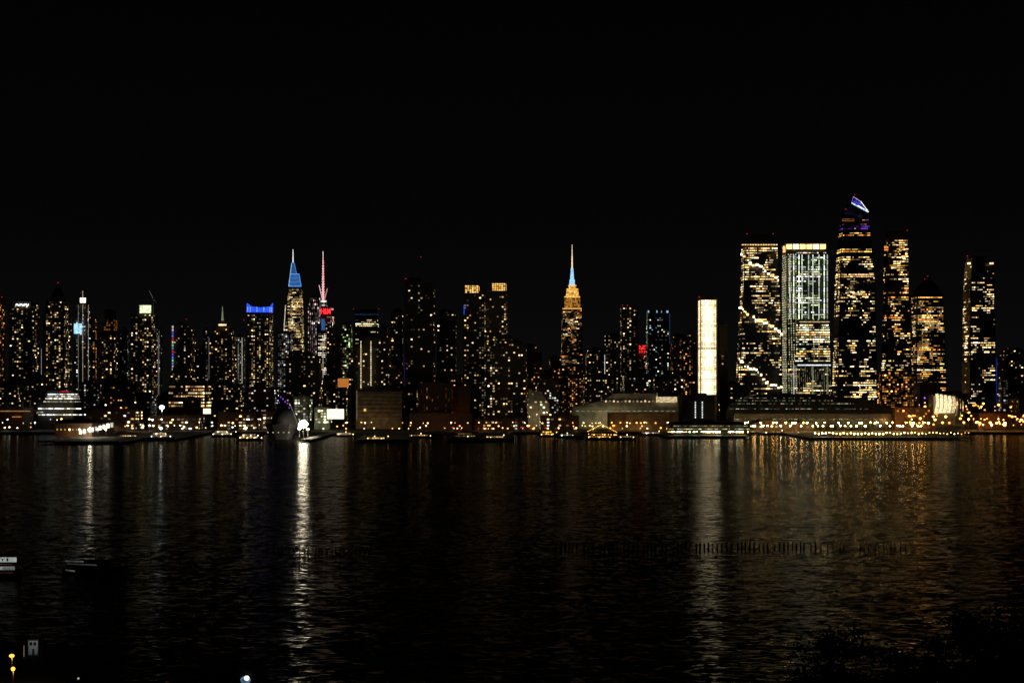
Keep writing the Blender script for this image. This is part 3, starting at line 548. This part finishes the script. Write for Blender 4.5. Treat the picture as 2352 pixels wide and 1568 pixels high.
# ---------------------------------------------------------------- boats
def boat(name,cat,lab,x0,x1,yw,hh,decks,hm='hull',cm='white',wc='warm',ws=1.0,lights=0,lc='cream',bow=1,mast=4):
    D=DW(yw); a,c=X(x0,D),X(x1,D); L=c-a; W=max(3,min(9,L*.25)); r=root(name,lab,cat,((a+c)/2,D,0))
    sec=[];n=9
    for i in range(n):
        f=i/(n-1); g=f if bow>0 else 1-f
        w=W/2*(1-max(0,(g-.6)/.4)**2*.96)*(.85+.15*min(1,g/.2)); zt=hh*(1+.45*max(0,g-.55)/.45); x=a+L*f
        sec.append([(x,D-w,zt),(x,D-w*.7,-.5),(x,D+w*.7,-.5),(x,D+w,zt)])
    vs=[p for s in sec for p in s]; fs=[]
    for i in range(n-1):
        for j in range(4): q=(j+1)%4; fs.append((4*i+j,4*i+q,4*i+4+q,4*i+4+j))
    fs+=[(0,1,2,3),(4*n-1,4*n-2,4*n-3,4*n-4)]
    mk('hull',vs,fs,M[hm],r)
    z=hh
    for d in range(decks):
        i0,i1=.08+.08*d,.74-.10*d
        if bow<0: i0,i1=1-i1,1-i0
        xa,xb=a+L*i0,a+L*i1; wd=W*(.40-.05*d); dh=2.5
        cb=MB().box(xa,xb,D-wd,D+wd,z,z+dh-.15).mk('cabin',M[cm],r); sub(MB().box(xa-.3,xb+.3,D-wd-.2,D+wd+.2,z+dh-.15,z+dh).mk('cabin_roof',M[cm],r),cb)
        m=max(2,int((xb-xa)/2.6))
        for k in range(m):
            u=xa+(xb-xa)*(k+.5)/m; s=(xb-xa)/m*.34
            wm_=em(wc,ws*R.choice([.3,1,1.5])) if ws>0 else M['black']
            sub(MB().box(u-s,u+s,D-wd-.08,D-wd+.02,z+.9,z+1.8).mk('cabin_window',wm_,r),cb)
        z+=dh
    xm=a+L*.5; MB().bar((xm,D,z),(xm,D,z+mast),.12,.06).mk('mast',M['steel'],r)
    for k in range(lights):
        u=a+L*(k+.5)/lights; MB().dome((u,D-W*.4,hh+.8+2.6*(k%2)),.5,.5,.5,6,4,True).mk('deck_light',em(lc,7,.1,False),r)
    return r,D
boat('tugboat','boat','moored tugboat with white lights in front of the low pier left of centre',344,398,1009,3,2,lights=5,lc='white',mast=12)
boat('excursion_boat','boat','white lit museum boat left of the dark domed ship',548,606,1012,2.6,2,cm='white',lights=7)
boat('excursion_boat','boat','long white boat moored among lights behind the museum boat',486,548,1003,2.6,2,lights=6,wc='cream')
boat('excursion_boat','boat','small dark boat near the left pier tip',272,330,1007,2,1,lights=1,cm='navy')
boat('sailing_boat','boat','small moored boat right of the bright dockside floodlight, by the long low pier',770,820,1002,2,1,lights=3)
boat('excursion_boat','boat','white tour boat moored along the long low pier',838,900,1013,2.2,1,lights=4,lc='warm')
boat('excursion_boat','boat','dark tour boat below the black antenna tower',935,1000,1006,2.2,1,lights=3,lc='warm',cm='navy')
boat('ferry_boat','boat','dark ferry with dim windows below the gold crowned towers',1040,1110,1008,2.4,2,ws=.25,lights=1,cm='navy')
boat('ferry_boat','boat','small white boat below the wide dark apartment block',1112,1172,1010,2.2,1,lights=2,cm='white')
boat('excursion_boat','boat','yellow lit boat left of the golden dinner boat',1238,1284,1003,2.2,2,wc='gold',ws=1.6,lights=4,lc='gold')
boat('ferry_boat','boat','small lit water taxi between the golden dinner boat and the pier',1284,1322,1005,2,1,wc='green',ws=.8,lights=3)
r,D=boat('dinner_boat','boat','golden lit dinner boat with strings of yellow bulbs left of the ferry terminal',1346,1418,1010,2.5,2,wc='gold',ws=1.4,lights=6,lc='gold',mast=7,cm='navy')
for (p,q) in (((1350,990),(1382,974)),((1382,974),(1416,992)),((1352,996),(1416,998))):
    for k in range(11):
        f=k/10; x=p[0]+(q[0]-p[0])*f; y=p[1]+(q[1]-p[1])*f; MB().dome((X(x,D),D-2,Z(y,D)),.4,.4,.4,6,4,True).mk('string_bulb',em('gold',4,.1),r)
boat('dinner_boat','boat','low dark boat with yellow deck lights directly right of the golden dinner boat',1418,1462,1010,2.5,1,wc='yellow',ws=.5,lights=3,lc='yellow',cm='navy')
boat('ferry_boat','boat','white ferry docked at the left end of the glass ferry terminal',1470,1528,1000,2.2,1,wc='cream',ws=1,lights=2)
boat('barge','boat','low dark barge right of the ferry terminal',1740,1850,998,2,1,ws=.5,lights=3,cm='navy')
Dn=1440; cxp=648; r=root('museum_ship','dark museum warship with a big dark dome, left of the dazzling floodlight','ship',(X(cxp,Dn),Dn,0))
a,c=X(608,Dn),X(682,Dn); vs=[]
for (y,k,zt) in ((Dn,.55,17),(Dn+12,1,16.5),(Dn+60,1,16),(Dn+120,.8,16)):
    m=(a+c)/2+(y-Dn)*-.17; w=(c-a)/2*k; vs+=[(m-w,y,zt),(m-w*.6,y+6,-1),(m+w*.6,y+6,-1),(m+w,y,zt)]
fs=[(4*i+j,4*i+(j+1)%4,4*i+4+(j+1)%4,4*i+4+j) for i in range(3) for j in range(4)]+[(0,3,2,1),(12,13,14,15)]
mk('hull',vs,fs,M['black'],r); MB().dome((X(645,Dn),Dn+26,16.2),16,22,19,20,8).mk('dome',M['black'],r,True)
xi=X(652,1510); MB().box(xi,xi+6,1500,1520,16.1,32).mk('island_tower',M['black'],r); ms=MB().bar((X(648,1505),1505,16),(X(648,1505),1505,Z(905,1505)),.5,.2).mk('mast',M['steel'],r)
for x,y in ((645,912),(650,916),(655,922),(641,924),(660,926),(664,936)): sub(MB().dome((X(x,1498),1498,Z(y,1498)),.6,.6,1.1,6,4,True).mk('purple_light',em('purple',.8),r),ms)
pts=[(664,925),(672,942),(679,960),(685,978),(688,990)]
for p,q in zip(pts,pts[1:]): bar(r,'deck_edge_light',p,q,1437,.22,em('grey',.35))
for k in range(5): panel(r,'deck_light',614+k*12,992,617+k*12,993.4,1436,em('cream',.9))
# ---------------------------------------------------------------- pilings
def piling(px,yb,hpx,lab,grp):
    D=DW(yb); h=hpx/F*D; r=R.uniform(.26,.38); tx=R.uniform(-.12,.12)
    o=MB().bar((0,0,-1),(tx,0,h),r,r*.9,7)
    me=bpy.data.meshes.new('piling'); me.from_pydata(o.v,[],o.f); me.materials.append(M['wood'])
    ob=bpy.data.objects.new('piling',me); C.objects.link(ob); ob.location=(X(px,D),D,0); ob['label']=lab; ob['category']='piling'; ob['group']=grp
x=1276
while x<2082:
    if not(1952<x<1970): piling(x,1257+R.uniform(-1.5,1.5),R.uniform(10,14),'old timber piling in the long broken row standing in the river, right half','river pilings in the right row')
    x+=R.choice([8,9,10,10,12,16])
x=612
while x<850:
    piling(x,1263+R.uniform(-2,2),R.uniform(5,9),'short timber piling in the faint left row standing in the river','river pilings in the left row'); x+=R.choice([8,10,12,16])
# ---------------------------------------------------------------- near ferries
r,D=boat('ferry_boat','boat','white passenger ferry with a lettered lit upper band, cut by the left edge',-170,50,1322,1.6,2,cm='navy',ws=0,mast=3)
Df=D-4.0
nb=panel(r,'name_board',-120,1279,38,1290,Df,em('white',.36,.15),.2); sub(text(r,'lettering','NY WATERWAY',-118,1281,12,1288,Df-.4,M['hull']),nb); sub(panel(r,'emblem',15,1281,19,1288,Df-.4,M['hull'],.05),nb)  # board is no lamp; emission stands in for lamp light falling on it
panel(r,'lit_side_panel',-120,1300,34,1308,Df,em('white',.2,.5),.2); panel(r,'lit_rail',-120,1294,30,1295,Df,em('grey',.06),.2); panel(r,'deck_glow',-100,1312,30,1316,Df,em('orange',.03),.2)  # side, rail and deck light painted as weak emission
r,D=boat('ferry_boat','boat','dark unlit ferry with faint pale side stripes moored right of the lettered ferry',146,292,1315,1.5,1,ws=0,cm='black',bow=1,mast=3)
Df=D-4.6
for (p,q,s) in (((150,1288),(192,1289),.07),((155,1294),(222,1297),.04),((150,1308),(172,1311),.07),((160,1284),(185,1283),.02)): bar(r,'pale_stripe',p,q,Df,.25,em('grey',s))  # stripes emit weakly, standing in for light on pale paint
# ---------------------------------------------------------------- near quay
st(MB().box(-160,X(300,290)-2,205,DW(1480,1.5),-3,1.5).mk('quay',M['black']))
st(MB().box(X(300,290)-1.9,X(620,250),205,DW(1568,1.5),-3,1.5).mk('quay_extension',M['black']))
D=DW(1506,1.5); r=root('guard_booth','small white booth with dark windows and roof frame at the bottom left','booth',(X(75,D),D,1.5)); xa,xb=X(64,D),X(88,D)
wl=MB().box(xa,xb,D,D+2.5,1.5,Z(1470,D)).mk('wall',M['navy'],r); rf=MB().box(xa-.15,xb+.15,D-.15,D+2.6,Z(1470,D),Z(1467,D)).mk('roof',M['navy'],r)
fp=panel(r,'white_front',65,1470,87,1503,D-.02,M['white'],.04)
for x in (68,77): sub(panel(r,'window',x,1474,x+6,1481,D-.07,M['black'],.06),fp)
sub(panel(r,'door',74,1489,79,1503,D-.07,M['navy'],.06),fp)
b=MB()
for x in (68,84): b.bar((X(x,D),D+1,Z(1467,D)),(X(x+(75-x)*.6,D),D+1,Z(1449,D)),.06)
b.bar((X(69,D),D+1,Z(1459,D)),(X(83,D),D+1,Z(1459,D)),.05); sub(b.mk('roof_frame',M['steel'],r),rf)
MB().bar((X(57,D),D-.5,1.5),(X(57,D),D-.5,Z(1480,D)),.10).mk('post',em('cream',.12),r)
spot(r,(X(70,D-4),D-4,5.0),(X(76,D),D,4.2),80,'white',70,.2)  # spot with no lamp body, added to brighten the booth front
def nlamp(px,py,rr,c,s,P,lab,elong=1):
    D=250 if py<1530 else 244
    r=root('quay_lamp',lab,'lamp',(X(px,D),D,1.5)); z=Z(py,D); MB().bar((X(px,D),D+.2,1.5),(X(px,D),D+.2,z),.08).mk('pole',M['steel'],r)
    MB().dome((X(px,D),D,z),rr*elong,rr,rr,12,8,True).mk('lamp_head',em(c,s,.1,True),r)
    if P: spot(r,(X(px,D),D,z-rr-.1),(X(px,D),D+.5,0),P,c,150,.2)
nlamp(27,1505,.36,'gold',1.8,300,'amber quay lamp at the bottom left, upper of two',1.5); nlamp(30,1535,.40,'gold',2.2,200,'amber round quay lamp at the bottom left, lower of two')
nlamp(180,1557,.2,'green',.5,0,'small greenish lamp at the bottom edge right of the white booth')
D=246; r=root('quay_shed','dark shed at the bottom edge with a bright bluish white light on its wall','shed',(X(528,D),D,1.5))
MB().box(X(460,D),X(594,D),D,D+8,1.5,Z(1536,D)).mk('wall',M['black'],r); MB().box(X(458,D),X(596,D),D-.2,D+8.2,Z(1536,D),Z(1534,D)).mk('roof',M['black'],r)
wl=MB().dome((X(565,D),D-.4,Z(1559,D)),1.0,.3,.7,12,8,True).mk('wall_light',em('ice',.35,.8,True),r); sub(MB().dome((X(568,D),D-.6,Z(1555,D)),.55,.3,.5,12,8,True).mk('light_core',em('white',2.0,.6,True),r),wl)
# ---------------------------------------------------------------- trees
def tree(px,py,D,h,lab,cr):
    x=X(px,D); zt=Z(py,D); zb=zt-h; r=root('tree',lab,'tree',(x,D,zb)); b=MB()
    b.bar((x,D,zb-2),(x+.3,D,zb+h*.5),.35,.22,8); b.bar((x+.3,D,zb+h*.5),(x,D,zb+h*.85),.22,.06)
    tips=[]
    for i in range(11):
        a=R.uniform(0,6.28); z0=zb+h*R.uniform(.35,.7); e=(x+math.cos(a)*cr*R.uniform(.5,.95),D+math.sin(a)*cr*.8,z0+h*R.uniform(.1,.28)); b.bar((x+.2,D,z0),e,.12,.04,5); tips.append(e)
    tips.append((x,D,zt-1)); b.mk('trunk',M['bark'],r)
    vs=[];fs=[]
    for tp in tips:
        for c in range(4):
            q=(tp[0]+R.gauss(0,.8),tp[1]+R.gauss(0,.8),tp[2]+R.gauss(0,.6)); rad=R.uniform(.5,1.1)
            for k in range(90):
                p=Vector(q)+Vector((R.gauss(0,rad*.55),R.gauss(0,rad*.55),R.gauss(0,rad*.45)))
                u=Vector((R.gauss(0,1),R.gauss(0,1),R.gauss(0,1))).normalized()*.17; v=u.orthogonal().normalized()*.11; n=len(vs)
                vs+=[tuple(p-u),tuple(p+v),tuple(p+u),tuple(p-v)]; fs.append((n,n+1,n+2,n+3))
    mk('crown',vs,fs,M['leaf'],r)
for px,py,D,h,lab,cr in ((1905,1470,100,13,'leftmost tall pointed dark tree silhouette at the bottom right',1.9),(1845,1548,96,9,'small round dark tree left of the pointed tree at the bottom right',1.8),(1985,1535,94,12,'dark tree right beside the pointed tree at the bottom right',2.4),(2075,1520,92,14,'dark tree in the middle of the bottom right tree group',3.0),(2160,1480,90,16,'tall dark tree left of the two edge trees at the bottom right',3.0),(2240,1425,85,18,'tallest dark tree at the lower right',3.2),(2325,1405,82,17,'dark tree touching the right edge, behind the lowest bushes',3.2),(2200,1540,75,12,'dark tree in front of the tallest tree near the bottom edge',3.0),(2300,1500,72,14,'dark tree in the bottom right corner',3.2),(2090,1568,80,10,'low dark tree on the bottom edge below the middle of the tree group',2.6)): tree(px,py,D,h,lab,cr)
for t in TW: finish(t)
# ---------------------------------------------------------------- world, added night fill, camera
w=bpy.data.worlds.new('World'); S.world=w; w.use_nodes=True; nt=w.node_tree; N=nt.nodes; L=nt.links; N.clear()
out=N.new('ShaderNodeOutputWorld'); bg=N.new('ShaderNodeBackground'); g=N.new('ShaderNodeTexCoord'); sp=N.new('ShaderNodeSeparateXYZ'); L.new(g.outputs['Generated'],sp.inputs[0])
rp=N.new('ShaderNodeValToRGB'); e=rp.color_ramp.elements; e[0].position=0; e[0].color=(.0034,.0032,.0033,1); e[1].position=.32; e[1].color=(.0006,.0006,.0006,1)
x=rp.color_ramp.elements.new(.12); x.color=(.0015,.0014,.0014,1)
L.new(sp.outputs['Z'],rp.inputs['Fac']); L.new(rp.outputs['Color'],bg.inputs['Color']); bg.inputs['Strength'].default_value=1.0
sky=N.new('ShaderNodeTexSky'); sky.sky_type='NISHITA'; sky.sun_disc=False; sky.sun_elevation=math.radians(-8); sky.sun_rotation=math.radians(200); bg2=N.new('ShaderNodeBackground'); bg2.inputs['Strength'].default_value=.001; L.new(sky.outputs[0],bg2.inputs['Color'])
ad=N.new('ShaderNodeAddShader'); L.new(bg.outputs[0],ad.inputs[0]); L.new(bg2.outputs[0],ad.inputs[1]); L.new(ad.outputs[0],out.inputs['Surface'])
l=bpy.data.lights.new('moon','SUN'); l.energy=.003; l.angle=math.radians(.5); l.color=(.8,.9,1); o=bpy.data.objects.new('moon',l); C.objects.link(o); o.rotation_euler=(math.radians(40),0,math.radians(-30))  # unseen source, added to give the buildings a faint shape
cd=bpy.data.cameras.new('camera'); cam=bpy.data.objects.new('camera',cd); C.objects.link(cam); cam.location=(0,0,HC); cam.rotation_euler=(math.radians(90),0,0)
cd.lens=45; cd.sensor_width=36; cd.shift_y=103/2352; cd.clip_end=30000; cd.clip_start=1; S.camera=cam
S.view_settings.view_transform='Standard'; S.view_settings.look='None'; S.view_settings.exposure=0
print('cells',sum(len(t['cells']) for t in TW),'objs',len(bpy.data.objects))
